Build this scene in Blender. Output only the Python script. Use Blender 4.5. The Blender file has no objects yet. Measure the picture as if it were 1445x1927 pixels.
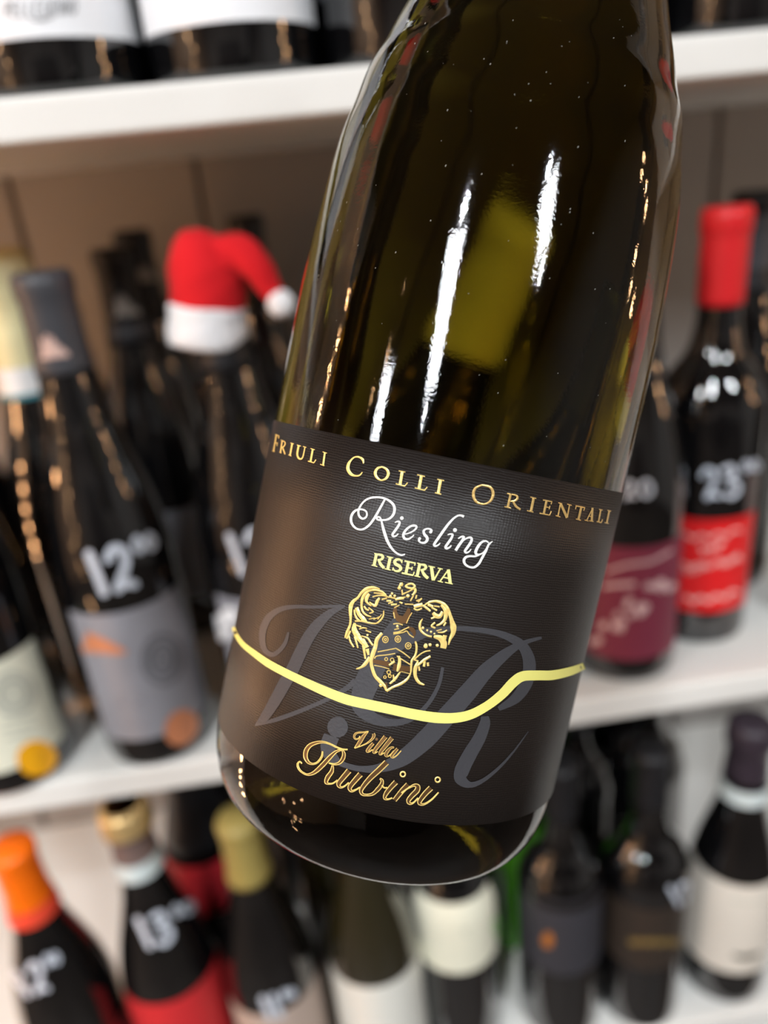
import bpy, bmesh, math, random
from mathutils import Vector, Matrix, Quaternion
random.seed(7)
C = bpy.context.scene.collection
PI = math.pi

# ------------------------------------------------------------------ camera
F_PX, CX, CY = 1430.0, 722.5, 963.5           # the frame is 1445 x 1927
CAM = Matrix(((0.988629, 0.132196, -0.071678), (-0.118917, 0.395514, -0.910729), (-0.092045, 0.908897, 0.406737)))
cam = bpy.data.cameras.new('camera')
cam_o = bpy.data.objects.new('camera', cam)
C.objects.link(cam_o)
cam_o.matrix_world = CAM.to_4x4()
cam.sensor_fit = 'HORIZONTAL'
cam.sensor_width = 36.0
cam.lens = F_PX / 1445.0 * 36.0
cam.clip_start = 0.01
cam.clip_end = 30
cam.dof.use_dof = True
cam.dof.focus_distance = 0.152
cam.dof.aperture_fstop = 8.6
bpy.context.scene.camera = cam_o

# ------------------------------------------------------------------ world, exposure, lamps
sc = bpy.context.scene
sc.view_settings.view_transform = 'Standard'
sc.view_settings.look = 'None'
sc.view_settings.gamma = 1
sc.view_settings.use_curve_mapping = False
sc.view_settings.exposure = .88
sc.cycles.use_denoising = True
sc.cycles.max_bounces = 10
sc.cycles.transmission_bounces = 8
sc.cycles.glossy_bounces = 4
sc.cycles.diffuse_bounces = 4
sc.cycles.caustics_reflective = False
sc.cycles.sample_clamp_indirect = 6
w = bpy.data.worlds.new('world')
sc.world = w
w.use_nodes = True
w.node_tree.nodes['Background'].inputs[0].default_value = (0.9, 0.85, 0.8, 1)
w.node_tree.nodes['Background'].inputs[1].default_value = 0.05
PANEL_STRENGTH = 24.0
BULB_STRENGTH = 55.0
SPOT_STRENGTH = 480.0
# ceiling light panels: centre x, y, azimuth of the long axis (0 = away from the shelf), width, length
PANELS = [(-0.88, -1.55, 26, 0.30, 1.25), (1.10, -1.72, -31, 0.30, 0.80), (-2.25, -1.22, 58, 0.30, 0.75)]
CEIL = 1.32


# ------------------------------------------------------------------ helpers
def ray(px, py):
    return (CAM @ Vector(((px - CX) / F_PX, -(py - CY) / F_PX, -1.0)))


def link(o, parent=None):
    C.objects.link(o)
    if parent is not None:
        o.parent = parent
    return o


def mesh_obj(name, verts, faces, m, parent=None, smooth=True, mats=None, uvs=None):
    me = bpy.data.meshes.new(name)
    me.from_pydata([tuple(v) for v in verts], [], faces)
    me.materials.append(m)
    if uvs is not None:
        uvl = me.uv_layers.new(name='UVMap')
        for lp in me.loops:
            uvl.data[lp.index].uv = uvs[lp.vertex_index]
    if smooth:
        for p in me.polygons:
            p.use_smooth = True
    me.update()
    return link(bpy.data.objects.new(name, me), parent)


def empty(name, loc, label, cat, group=None, rot=None):
    o = bpy.data.objects.new(name, None)
    o.empty_display_size = 0.02
    C.objects.link(o)
    o.location = loc
    if rot is not None:
        o.rotation_mode = 'QUATERNION'
        o.rotation_quaternion = rot
    o['label'] = label
    o['category'] = cat
    if group:
        o['group'] = group
    return o


def box(name, x0, x1, y0, y1, z0, z1, m, parent=None, bevel=0.0):
    bm = bmesh.new()
    bmesh.ops.create_cube(bm, size=1)
    for v in bm.verts:
        v.co = Vector((x0 + (v.co.x + .5) * (x1 - x0), y0 + (v.co.y + .5) * (y1 - y0), z0 + (v.co.z + .5) * (z1 - z0)))
    if bevel:
        bmesh.ops.bevel(bm, geom=bm.edges[:], offset=bevel, segments=3, affect='EDGES', profile=.5)
    me = bpy.data.meshes.new(name)
    bm.to_mesh(me)
    bm.free()
    me.materials.append(m)
    return link(bpy.data.objects.new(name, me), parent)


def mat(name, col, rough=.5, metal=0.0, spec=.5, trans=0.0, ior=1.45, coat=0.0, emit=None, estr=0.0, noise=None, bump=None, sheen=0.0):
    m = bpy.data.materials.new(name)
    m.use_nodes = True
    nt = m.node_tree
    b = nt.nodes['Principled BSDF']
    b.inputs['Base Color'].default_value = (*col, 1)
    b.inputs['Roughness'].default_value = rough
    b.inputs['Metallic'].default_value = metal
    b.inputs['Specular IOR Level'].default_value = spec
    b.inputs['Transmission Weight'].default_value = trans
    b.inputs['IOR'].default_value = ior
    b.inputs['Coat Weight'].default_value = coat
    b.inputs['Sheen Weight'].default_value = sheen
    if emit:
        b.inputs['Emission Color'].default_value = (*emit, 1)
        b.inputs['Emission Strength'].default_value = estr
    tc = nt.nodes.new('ShaderNodeTexCoord')
    if noise:                                     # (scale, amount) : slight mottling of the colour
        n = nt.nodes.new('ShaderNodeTexNoise')
        n.inputs['Scale'].default_value = noise[0]
        n.inputs['Detail'].default_value = 5
        nt.links.new(tc.outputs['Object'], n.inputs['Vector'])
        r = nt.nodes.new('ShaderNodeValToRGB')
        a = noise[1]
        r.color_ramp.elements[0].position = .3
        r.color_ramp.elements[1].position = .7
        r.color_ramp.elements[0].color = (*[c * (1 - a) for c in col], 1)
        r.color_ramp.elements[1].color = (*[min(1, c * (1 + a)) for c in col], 1)
        nt.links.new(n.outputs['Fac'], r.inputs['Fac'])
        nt.links.new(r.outputs['Color'], b.inputs['Base Color'])
    if bump:                                      # (scale, strength, distance)
        n = nt.nodes.new('ShaderNodeTexNoise')
        n.inputs['Scale'].default_value = bump[0]
        n.inputs['Detail'].default_value = 4
        nt.links.new(tc.outputs['Object'], n.inputs['Vector'])
        bu = nt.nodes.new('ShaderNodeBump')
        bu.inputs['Strength'].default_value = bump[1]
        bu.inputs['Distance'].default_value = bump[2]
        nt.links.new(n.outputs['Fac'], bu.inputs['Height'])
        nt.links.new(bu.outputs['Normal'], b.inputs['Normal'])
    return m


def lathe_data(prof, seg=56, close=True):
    """prof: list of (r, z) from bottom to top."""
    vs, fs, uv = [], [], []
    n = len(prof)
    for i in range(seg):
        a = 2 * PI * i / seg
        for r, z in prof:
            vs.append((r * math.cos(a), r * math.sin(a), z))
    for i in range(seg):
        j = (i + 1) % seg
        for k in range(n - 1):
            fs.append((i * n + k, j * n + k, j * n + k + 1, i * n + k + 1))
    if close:
        vs.append((0, 0, prof[0][1]))
        vs.append((0, 0, prof[-1][1]))
        c0, c1 = len(vs) - 2, len(vs) - 1
        for i in range(seg):
            j = (i + 1) % seg
            fs.append((c0, j * n, i * n))
            fs.append((c1, i * n + n - 1, j * n + n - 1))
    return vs, fs


def smooth_profile(pts, sub=5):
    out = []
    n = len(pts)
    for i in range(n - 1):
        p0, p1, p2, p3 = pts[max(0, i - 1)], pts[i], pts[i + 1], pts[min(n - 1, i + 2)]
        for s in range(sub):
            t = s / sub
            q = []
            for k in (0, 1):
                m1 = (p2[k] - p0[k]) * .5
                m2 = (p3[k] - p1[k]) * .5
                q.append((2 * t ** 3 - 3 * t ** 2 + 1) * p1[k] + (t ** 3 - 2 * t ** 2 + t) * m1 + (-2 * t ** 3 + 3 * t ** 2) * p2[k] + (t ** 3 - t ** 2) * m2)
            out.append(tuple(q))
    out.append(pts[-1])
    return out


def prof_r(prof, z):
    for (r0, z0), (r1, z1) in zip(prof, prof[1:]):
        if z0 <= z <= z1 and z1 > z0:
            return r0 + (r1 - r0) * (z - z0) / (z1 - z0)
    return prof[-1][0] if z > prof[-1][1] else max(r for r, _ in prof)


# --- ribbons: strokes given by their centre line and width in the plane, mapped on to a surface
def spline(pts, ws, step):
    n = len(pts)
    out = []
    for i in range(n - 1):
        p0, p1, p2, p3 = pts[max(0, i - 1)], pts[i], pts[i + 1], pts[min(n - 1, i + 2)]
        L = math.hypot(p2[0] - p1[0], p2[1] - p1[1])
        k = max(1, int(L / step)) if n > 2 else max(1, int(L / (step * 4)))
        for s in range(k):
            t = s / k
            q = []
            for c in (0, 1):
                m1 = (p2[c] - p0[c]) * .5
                m2 = (p3[c] - p1[c]) * .5
                q.append((2 * t ** 3 - 3 * t ** 2 + 1) * p1[c] + (t ** 3 - 2 * t ** 2 + t) * m1 + (-2 * t ** 3 + 3 * t ** 2) * p2[c] + (t ** 3 - t ** 2) * m2)
            out.append((q[0], q[1], ws[i] + (ws[i + 1] - ws[i]) * t))
    out.append((pts[-1][0], pts[-1][1], ws[-1]))
    return out


class Ink:
    """collects strokes (drawn in plane units) as one mesh on a curved surface"""
    def __init__(self, fmap, step=3.0):
        self.f, self.v, self.fc, self.step = fmap, [], [], step

    def stroke(self, w, *xy, ox=0, oy=0, s=1, ridge=0.0, off=0.0, cap=False):
        pts = [(ox + xy[i] / s, oy + xy[i + 1] / s) for i in range(0, len(xy), 2)]
        n = len(pts)
        if isinstance(w, (int, float)):
            w = (w,) * n
        if len(w) != n:
            w = [w[min(len(w) - 1, int(i * (len(w) - 1) / (n - 1)))] * (1 - (i * (len(w) - 1) / (n - 1)) % 1) + w[min(len(w) - 1, int(i * (len(w) - 1) / (n - 1)) + 1)] * ((i * (len(w) - 1) / (n - 1)) % 1) for i in range(n)]
        P = spline(pts, [x / s for x in w], self.step)
        if cap and len(P) > 1:                     # round both ends
            for end in (0, -1):
                a, b = (P[0], P[1]) if end == 0 else (P[-1], P[-2])
                d = math.hypot(a[0] - b[0], a[1] - b[1]) or 1
                ux, uy = (a[0] - b[0]) / d, (a[1] - b[1]) / d
                ex = [(a[0] + ux * a[2] * .5 * math.sin(t), a[1] + uy * a[2] * .5 * math.sin(t), a[2] * math.cos(t)) for t in (.5, 1.0, 1.45)]
                P = ex[::-1] + P if end == 0 else P + ex
        rows = 3 if ridge else 2
        base = len(self.v)
        for i, (x, y, ww) in enumerate(P):
            a, b = P[max(0, i - 1)], P[min(len(P) - 1, i + 1)]
            tx, ty = b[0] - a[0], b[1] - a[1]
            d = math.hypot(tx, ty) or 1
            nx, ny = -ty / d * ww / 2, tx / d * ww / 2
            self.v.append(self.f(x + nx, y + ny, off))
            if ridge:
                self.v.append(self.f(x, y, off + ridge))
            self.v.append(self.f(x - nx, y - ny, off))
        for i in range(len(P) - 1):
            for r in range(rows - 1):
                k = base + i * rows + r
                self.fc.append((k, k + 1, k + rows + 1, k + rows))
        return P

    def edges(self, w, ew, *xy, **kw):
        """only the two outlines of a stroke"""
        ox, oy, s = kw.get('ox', 0), kw.get('oy', 0), kw.get('s', 1)
        pts = [(ox + xy[i] / s, oy + xy[i + 1] / s) for i in range(0, len(xy), 2)]
        P = spline(pts, [x / s for x in w], self.step)
        for sg in (1, -1):
            q = []
            for i, (x, y, ww) in enumerate(P):
                a, b = P[max(0, i - 1)], P[min(len(P) - 1, i + 1)]
                d = math.hypot(b[0] - a[0], b[1] - a[1]) or 1
                q += [x - (b[1] - a[1]) / d * ww / 2 * sg, y + (b[0] - a[0]) / d * ww / 2 * sg]
            self.stroke(ew, *q, ridge=kw.get('ridge', 0), off=kw.get('off', 0))

    def dot(self, x, y, r, ox=0, oy=0, s=1, off=0.0, n=14, ridge=0.0, rx=None, ang=0):
        cx, cy, r = ox + x / s, oy + y / s, r / s
        rx = r if rx is None else rx / s
        b = len(self.v)
        self.v.append(self.f(cx, cy, off + ridge))
        for i in range(n):
            a = 2 * PI * i / n
            dx, dy = rx * math.cos(a), r * math.sin(a)
            self.v.append(self.f(cx + dx * math.cos(ang) - dy * math.sin(ang), cy + dx * math.sin(ang) + dy * math.cos(ang), off))
        for i in range(n):
            self.fc.append((b, b + 1 + i, b + 1 + (i + 1) % n))

    def poly(self, pts, off=0.0):
        """convex patch"""
        b = len(self.v)
        for x, y in pts:
            self.v.append(self.f(x, y, off))
        self.fc.append(tuple(range(b, b + len(pts))))

    def grid(self, x0, x1, y0, y1, nx, ny, off=0.0):
        b = len(self.v)
        for j in range(ny + 1):
            for i in range(nx + 1):
                self.v.append(self.f(x0 + (x1 - x0) * i / nx, y0 + (y1 - y0) * j / ny, off))
        for j in range(ny):
            for i in range(nx):
                k = b + j * (nx + 1) + i
                self.fc.append((k, k + 1, k + nx + 2, k + nx + 1))

    def build(self, name, m, parent, label=None, smooth=False):
        o = mesh_obj(name, self.v, self.fc, m, parent, smooth=smooth)
        if label:
            o['label'] = label
        return o


# ------------------------------------------------------------------ materials
M = {}
M['paint_white'] = mat('white_shelf_paint', (.82, .805, .765), .45, noise=(6, .05), bump=(60, .2, .0006))
M['paint_wall'] = mat('taupe_board_paint', (.35, .325, .305), .6, noise=(4, .06), bump=(80, .2, .0004))
M['wall'] = mat('room_wall_paint', (.32, .28, .25), .8, noise=(2, .1))
M['wall_light'] = mat('room_wall_light_paint', (.34, .32, .30), .8, noise=(2, .06))
M['wall_warm'] = mat('warm_wall_paint', (.46, .29, .18), .8, noise=(2, .08))
M['ceiling'] = mat('ceiling_paint', (.22, .21, .20), .9)
M['floor'] = mat('brown_wood_floor', (.06, .045, .035), .5, noise=(3, .3))
M['cabinet'] = mat('dark_wood', (.035, .025, .02), .5, noise=(6, .3))
M['black_glass'] = mat('black_wine_glass', (.003, .003, .0035), .03, spec=1.0, coat=.6)
M['brown_glass'] = mat('dark_olive_brown_glass', (.018, .015, .005), .04, spec=1.0, coat=1.0)
M['green_glass'] = mat('bright_green_glass', (.10, .40, .02), .10, spec=.5)
M['pen'] = mat('white_paint_pen', (.62, .66, .74), .4)
M['panel'] = mat('lamp_panel', (.9, .9, .9), .5, emit=(.93, .97, 1.0), estr=PANEL_STRENGTH)
M['spot'] = mat('spot_lamp_face', (.9, .9, .9), .5, emit=(.90, .95, 1.0), estr=SPOT_STRENGTH)
M['bulb'] = mat('warm_bulb', (1, .6, .3), .4, emit=(1.0, .56, .27), estr=BULB_STRENGTH)
M['bulb_bright'] = mat('warm_bulb_bright', (1, .6, .3), .4, emit=(1.0, .50, .22), estr=BULB_STRENGTH * 2.0)
M['cable'] = mat('dark_cable', (.02, .03, .02), .5)
M['alu'] = mat('lamp_housing', (.6, .6, .6), .4)


def solid(name, col, rough=.5, **k):
    if name not in M:
        M[name] = mat(name, col, rough, **k)
    return M[name]


# ------------------------------------------------------------------ the setting
def struct(o):
    o['kind'] = 'structure'
    return o


FLOOR_Z = -1.46
ZT, ZM, ZB = 0.048, -0.353, -0.743             # upper faces of the three shelf boards in view
PLANK_X = -.078
YF, YW = 0.42, 0.80                            # front edge and rear wall of the shelving
struct(box('floor', -3.0, 3.0, -4.0, 1.0, FLOOR_Z - .05, FLOOR_Z, M['floor']))
struct(box('ceiling', -3.0, 3.0, -4.0, 1.0, CEIL, CEIL + .05, M['ceiling']))
struct(box('wall_left', -3.05, -3.0, -4.0, 1.0, FLOOR_Z, CEIL, M['wall_warm']))
struct(box('wall_right', 3.0, 3.05, -4.0, 1.0, FLOOR_Z, CEIL, M['wall_light']))
struct(box('wall_rear', -3.0, 3.0, -4.05, -4.0, FLOOR_Z, CEIL, M['wall']))
struct(box('wall_front', -3.0, 3.0, .86, .92, FLOOR_Z, CEIL, M['wall_light']))

# the shelving: separate boards between two uprights, in front of a wall lined with wide vertical planks
UX0, UX1 = -1.25, 1.35
for z, t, lb in ((.46, .021, 'white shelf board above the frame, over the big bottles'), (ZT, .020, 'white painted shelf board along the top, carrying the big bottles'), (ZM, .022, 'white painted middle shelf board, carrying the santa hat and red-capped bottles'),
                 (ZB, .022, 'white painted lowest shelf board in view, carrying the orange-capped bottle'), (-1.13, .022, 'white shelf board near the floor, under all others')):
    o = box('shelf_board', UX0, UX1, YF, YW, z - t, z, M['paint_white'], bevel=.0025)
    o['label'] = lb
    o['category'] = 'shelf'
    o['group'] = 'white shelf boards'
for x, lb in ((UX0 - .021, 'white upright at the left end of the shelf boards'), (UX1 + .001, 'white upright at the right end of the shelf boards')):
    o = box('shelf_upright', x, x + .02, YF, YW, FLOOR_Z, 1.0, M['paint_white'], bevel=.002)
    o['label'] = lb
    o['category'] = 'upright'
    o['group'] = 'shelf uprights'
liner = bpy.data.objects.new('wall_back', None)
C.objects.link(liner)
liner['kind'] = 'structure'
bw = .172
x = PLANK_X - bw * 8
k = 0
while x < UX1 + .1:
    box('plank', x, x + bw - .0045, YW + .002, YW + .014 + .0012 * (k % 2), FLOOR_Z, 1.0, M['paint_wall'], liner, .003)
    x += bw
    k += 1
box('backing', UX0, UX1, YW + .014, YW + .024, FLOOR_Z, 1.0, M['paint_wall'], liner)

# ------------------------------------------------------------------ lamps (each with its own light)
for i, (px, py, az, wd, ln) in enumerate(PANELS):
    t = empty('ceiling_lamp', (px, py, CEIL), ['long white light panel on the ceiling, left of the middle', 'long white light panel on the ceiling, right side', 'long white light panel on the ceiling, far left', 'white light panel on the ceiling, farthest from the shelving'][i], 'lamp', 'ceiling light panels')
    t.rotation_euler = (0, 0, math.radians(-az))
    h = box('lamp_housing', -wd / 2 - .015, wd / 2 + .015, -ln / 2 - .015, ln / 2 + .015, -.03, 0, M['alu'], t, .004)
    mesh_obj('diffuser', [(-wd / 2, -ln / 2, -.032), (wd / 2, -ln / 2, -.032), (wd / 2, ln / 2, -.032), (-wd / 2, ln / 2, -.032)], [(0, 3, 2, 1)], M['panel'], t, smooth=False)


for i, (d_, az, lb) in enumerate(((1.02, -29.6, 'small round ceiling spot at the near end of the left panel'), (2.56, -29.6, 'small round ceiling spot at the far end of the left panel'), (1.52, 32.6, 'small round ceiling spot at the near end of the right panel'),
                                  (2.58, 32.6, 'small round ceiling spot at the far end of the right panel'), (3.06, -61.5, 'small round ceiling spot beyond the far left panel'))):
    t = empty('ceiling_spot', (d_ * math.sin(math.radians(az)), -d_ * math.cos(math.radians(az)), CEIL), lb, 'lamp', 'ceiling spots')
    vs, fs = lathe_data([(.042, -.05), (.050, -.05), (.050, 0.0)], 20, close=False)
    mesh_obj('lamp_housing', vs, fs, M['alu'], t)
    vs = [(.040 * math.cos(k * PI / 8), .040 * math.sin(k * PI / 8), -.045) for k in range(16)]
    mesh_obj('lamp_face', vs, [tuple(range(16))[::-1]], M['spot'], t, smooth=False)


def tube_mesh(pts, r, seg=6):
    vs, fs = [], []
    for i, p in enumerate(pts):
        a, b = pts[max(0, i - 1)], pts[min(len(pts) - 1, i + 1)]
        d = (b - a).normalized()
        u = d.cross(Vector((.3, .5, .8))).normalized()
        v = d.cross(u)
        rr = r[i] if isinstance(r, (list, tuple)) else r
        for k in range(seg):
            an = 2 * PI * k / seg
            vs.append(p + u * math.cos(an) * rr + v * math.sin(an) * rr)
    for i in range(len(pts) - 1):
        for k in range(seg):
            j = (k + 1) % seg
            fs.append((i * seg + k, i * seg + j, (i + 1) * seg + j, (i + 1) * seg + k))
    return vs, fs


bulb_me = {}


def light_string(pts, label, br=.009, bm_='bulb'):
    p0 = Vector(pts[0])
    t = empty('light_string', p0, label, 'light string', 'warm light strings around the room')
    P = [Vector(p) - p0 for p in pts]
    vs, fs = tube_mesh(P, .0016)
    mesh_obj('cable', vs, fs, M['cable'], t)
    if bm_ not in bulb_me:
        bm = bmesh.new()
        bmesh.ops.create_icosphere(bm, subdivisions=2, radius=br)
        for v in bm.verts:
            v.co.z *= 1.3
        bulb_me[bm_] = bpy.data.meshes.new('bulb')
        bm.to_mesh(bulb_me[bm_])
        bm.free()
        bulb_me[bm_].materials.append(M[bm_])
    for p in P[1:]:
        o = link(bpy.data.objects.new('bulb', bulb_me[bm_]), t)
        o.location = p - Vector((0, 0, .012))


light_string([(-.74 + .015 * math.sin(i * 2.1), .35 + .01 * math.cos(i * 1.7), CEIL - .02 if i == 0 else .42 - .06 * i) for i in range(17)], 'string of warm bulbs hanging before the left end of the shelving', bm_='bulb_bright')
light_string([(-1.35 + .16 * math.sin(i * 1.9), -.55 + .12 * math.cos(i * 1.3), CEIL - .02 if i == 0 else 1.15 - .085 * i) for i in range(26)], 'long tangled string of warm bulbs hanging left of the camera')
light_string([(1.02 + .02 * math.sin(i * 2.1), .14 + .05 * math.cos(i * 1.7), CEIL - .02 if i == 0 else .30 - .055 * i) for i in range(8)], 'short string of warm bulbs hanging on the right')

# unseen dark cabinet, added behind the camera to keep the glass reflections dark
cab = empty('added_cabinet', (-.2, -3.4, FLOOR_Z), 'tall dark wooden cabinet added out of view against the rear wall', 'cabinet')
box('cabinet_body', -1.0, 1.0, -.3, .3, 0.0, 1.9, M['cabinet'], cab, .01)
for sx in (-1, 1):
    d_ = box('door', -.48 + .5 * sx, .48 + .5 * sx, .3, .32, .05, 1.85, M['cabinet'], cab, .004)
    box('handle', .5 * sx - .43 * sx - .01, .5 * sx - .43 * sx + .01, .32, .345, .9, 1.05, M['alu'], d_, .002)


# ------------------------------------------------------------------ shelf bottles
def bprof(kind, R, H):
    k = H / .31
    if kind == 'bordeaux':
        p = [(R * .80, 0), (R * .94, .002), (R, .008), (R, .05), (R, .12), (R, .172), (R * .97, .186), (R * .80, .203), (R * .55, .216), (.0160, .230), (.0142, .245), (.0140, .272), (.0140, .296), (.0150, .300), (.0150, .308), (.0135, .310)]
    elif kind == 'champagne':
        p = [(R * .78, 0), (R * .93, .003), (R, .010), (R, .05), (R, .110), (R * .99, .130), (R * .93, .152), (R * .80, .178), (R * .62, .205), (R * .47, .230), (.0165, .255), (.0150, .280), (.0175, .288), (.0175, .298), (.0160, .308), (.0120, .310)]
    else:
        p = [(R * .78, 0), (R * .93, .002), (R, .009), (R, .05), (R, .10), (R, .138), (R * .975, .154), (R * .88, .178), (R * .71, .204), (R * .54, .228), (.0170, .248), (.0148, .266), (.0142, .285), (.0142, .296), (.0152, .300), (.0152, .308), (.0135, .310)]
    return [(r, z * k) for r, z in smooth_profile(p, 4)]


class Bottle:
    def __init__(self, name, x, y, zs, label, kind='burgundy', R=.0385, H=.32, glass='black_glass', group=None):
        self.o = empty(name, (x, y, zs), label, 'bottle', group)
        self.x, self.y, self.zs, self.H, self.R = x, y, zs, H, R
        self.prof = bprof(kind, R, H)
        vs, fs = lathe_data(self.prof, 48)
        mesh_obj('glass_body', vs, fs, M[glass], self.o)
        # angle of the side that faces the camera, seen from above
        self.face = math.atan2(-y, -x)

    def r(self, z):
        return prof_r(self.prof, z)

    def hit(self, px, py, off=0.0):
        """(angle, height) where the line of sight through a photograph pixel meets this bottle"""
        v = ray(px, py)
        best = None
        r = self.R
        for _ in range(6):
            a = v.x * v.x + v.y * v.y
            b = -(v.x * self.x + v.y * self.y)
            c = self.x ** 2 + self.y ** 2 - (r + off) ** 2
            D = b * b - a * c
            t = (-b - math.sqrt(max(0, D))) / a
            z = v.z * t - self.zs
            best = (math.atan2(v.y * t - self.y, v.x * t - self.x), z)
            r = self.r(min(max(z, 0), self.H))
        return best

    def pt(self, ang, z, off=0.0):
        r = self.r(min(max(z, .001), self.H)) + off
        return Vector((r * math.cos(ang), r * math.sin(ang), z))

    def pix(self, px, py, off=0.0):
        a, z = self.hit(px, py)
        return self.pt(a, z, .0006 + off)

    def local(self, u, z, off=0.0):
        """u, z in mm; u counted rightwards from the face turned to the camera"""
        return self.pt(self.ang0 + u / 1000 / self.R, z / 1000, .0006 + off)

    ang0 = 0

    def capsule(self, z0, m, r_add=.0009, label=None, name='capsule', flare=0.0, z1=None):
        z1 = self.H + .0008 if z1 is None else z1
        n = 14
        prof = [(max(.012, self.r(z0 + (z1 - z0) * i / n)) + r_add + flare * (1 - i / n) ** 2, z0 + (z1 - z0) * i / n) for i in range(n + 1)]
        vs, fs = lathe_data(prof, 40)
        o = mesh_obj(name, vs, fs, m, self.o)
        if label:
            o['label'] = label
        return o

    def band(self, z0, z1, m, a0=None, a1=None, add=.0004, name='front_label', label=None, n=28):
        """a paper label: angles in degrees either side of the camera-facing side; None = all round"""
        if a0 is None:
            prof = [(self.r(z0 + (z1 - z0) * i / 8) + add, z0 + (z1 - z0) * i / 8) for i in range(9)]
            vs, fs = lathe_data(prof, 48, close=False)
        else:
            vs, fs = [], []
            rows = 6
            for i in range(n + 1):
                a = self.face + math.radians(a0 + (a1 - a0) * i / n)
                for j in range(rows + 1):
                    vs.append(self.pt(a, z0 + (z1 - z0) * j / rows, add))
            for i in range(n):
                for j in range(rows):
                    q = i * (rows + 1) + j
                    fs.append((q, q + rows + 1, q + rows + 2, q + 1))
        o = mesh_obj(name, vs, fs, m, self.o)
        if label:
            o['label'] = label
        return o

    def ink(self, off=0.0, step=6):
        return Ink(lambda x, y, o: self.pix(x, y, off + o), step)


def zpix(b, px, py):
    return b.hit(px, py)[1]


PEN = {  # handwritten digits on a 0..10 x 0..16 field, y downwards
    '1': [(1.5, 1, 4, 15)], '0': [(5, 1, 1.5, 5, 2, 12, 5, 15, 8.5, 11, 8, 4, 5, 1)],
    '2': [(1, 4, 4, 1, 8, 3, 7, 8, 4, 12, 2, 15, 5, 13.5, 9, 14.5)],
    '3': [(1, 2, 6, 1, 7, 5, 3, 7.5, 8, 9, 8, 13, 4, 15.5, 1, 14)],
}


def price(b, big, x, y, w, h, rot=0, lw=9, small=True, label=None):
    """euro figures written with a white paint pen: large digits, then a small raised 00"""
    ink = b.ink(.0002, 3)
    ca, sa = math.cos(math.radians(rot)), math.sin(math.radians(rot))

    def put(st, x0, y0, kx, ky, wd):
        q = []
        for i in range(0, len(st), 2):
            u, v = x0 + st[i] * kx, y0 + st[i + 1] * ky
            q += [x + u * ca + v * sa, y - u * sa + v * ca]
        ink.stroke(wd, *q, cap=True)
    cx = 0
    for ch in big:
        for st in PEN[ch]:
            put(st, cx, 0, w / 10, h / 16, lw)
        cx += w * (.75 if ch == '1' else 1.15)
    if small:
        for k_ in range(2):
            put(PEN['0'][0], cx + w * .05 + k_ * w * .5, -h * .08, w / 10 * .42, h / 16 * .36, lw * .6)
    return ink.build('price_writing', M['pen'], b.o, label)


BOT = []


def bottle(*a, **k):
    b = Bottle(*a, **k)
    BOT.append(b)
    return b


cap_grey = solid('charcoal_capsule', (.055, .055, .062), .38)
cap_black = solid('black_capsule', (.012, .012, .014), .4)
paper_grey = solid('grey_label_paper', (.30, .30, .335), .6, noise=(30, .05))
paper_cream = solid('cream_label_paper', (.82, .80, .64), .6, noise=(30, .03))
paper_white = solid('white_label_paper', (.93, .93, .95), .55)
paper_offwhite = solid('off_white_label_paper', (.80, .79, .72), .6)
copper = solid('copper_print', (.66, .25, .12), .45)
copper_lt = solid('pale_copper_print', (.62, .42, .36), .4)
ink_grey = solid('grey_print', (.17, .17, .19), .6)
ink_pale = solid('pale_grey_print', (.52, .52, .44), .6)


def emblem(b, x, y, m, s=1.0):
    """the small sunburst printed on the dark capsules"""
    ink = b.ink(.0012, 4)
    for i, (dx, dy) in enumerate(((-22, -26), (-14, -34), (-3, -30), (6, -20), (16, -12), (26, -5))):
        ink.stroke((8 * s, 5 * s), x - 12 * s + i * 7 * s, y + 8 * s, x + dx * s * .8, y + dy * s)
    ink.stroke(7 * s, x - 20 * s, y + 10 * s, x + 28 * s, y + 4 * s)
    ink.dot(x - 8 * s, y - 8 * s, 10 * s)
    ink.build('emblem', m, b.o)


# -- middle shelf
b = bottle('wine_bottle', -.140, .456, ZM, 'dark wine bottle with grey label, orange round seal and 12.00 in white pen', R=.0375)
GREY = b
b.capsule(zpix(b, 122, 706), cap_grey, .0012, 'charcoal foil capsule')
b.band(zpix(b, 292, 1388), zpix(b, 225, 1152), paper_grey, -66, 66, label='grey paper label')
ink = b.ink(.0002)
for i in range(6):
    ink.stroke((9, 3), 160, 1222 - i, 168 + i * 11, 1190 + i * 5)
ink.stroke(9, 160, 1222, 232, 1226)
ink.stroke((38, 26, 3), 160, 1205, 190, 1212, 238, 1226)
ink.build('corner_print', copper, b.o)
ink = b.ink(.0002)
for rr in (12, 24, 36):
    ink.stroke(9, *[c for k_ in range(13) for c in (305 + rr * math.cos(k_ * PI / 6), 1240 + rr * 1.25 * math.sin(k_ * PI / 6))])
ink.stroke(3, 225, 1312, 270, 1316)
ink.stroke(3, 225, 1322, 262, 1326)
ink.stroke(2.5, 240, 1366, 280, 1368)
ink.build('label_print', ink_grey, b.o)
ink = b.ink(.0004)
ink.dot(340, 1368, 36, rx=30, ang=.5)
ink.build('round_seal', copper, b.o, 'orange round seal')
emblem(b, 100, 662, copper_lt, 1.0)
price(b, '12', 160, 1038, 46, 88, 13, lw=16)

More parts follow.
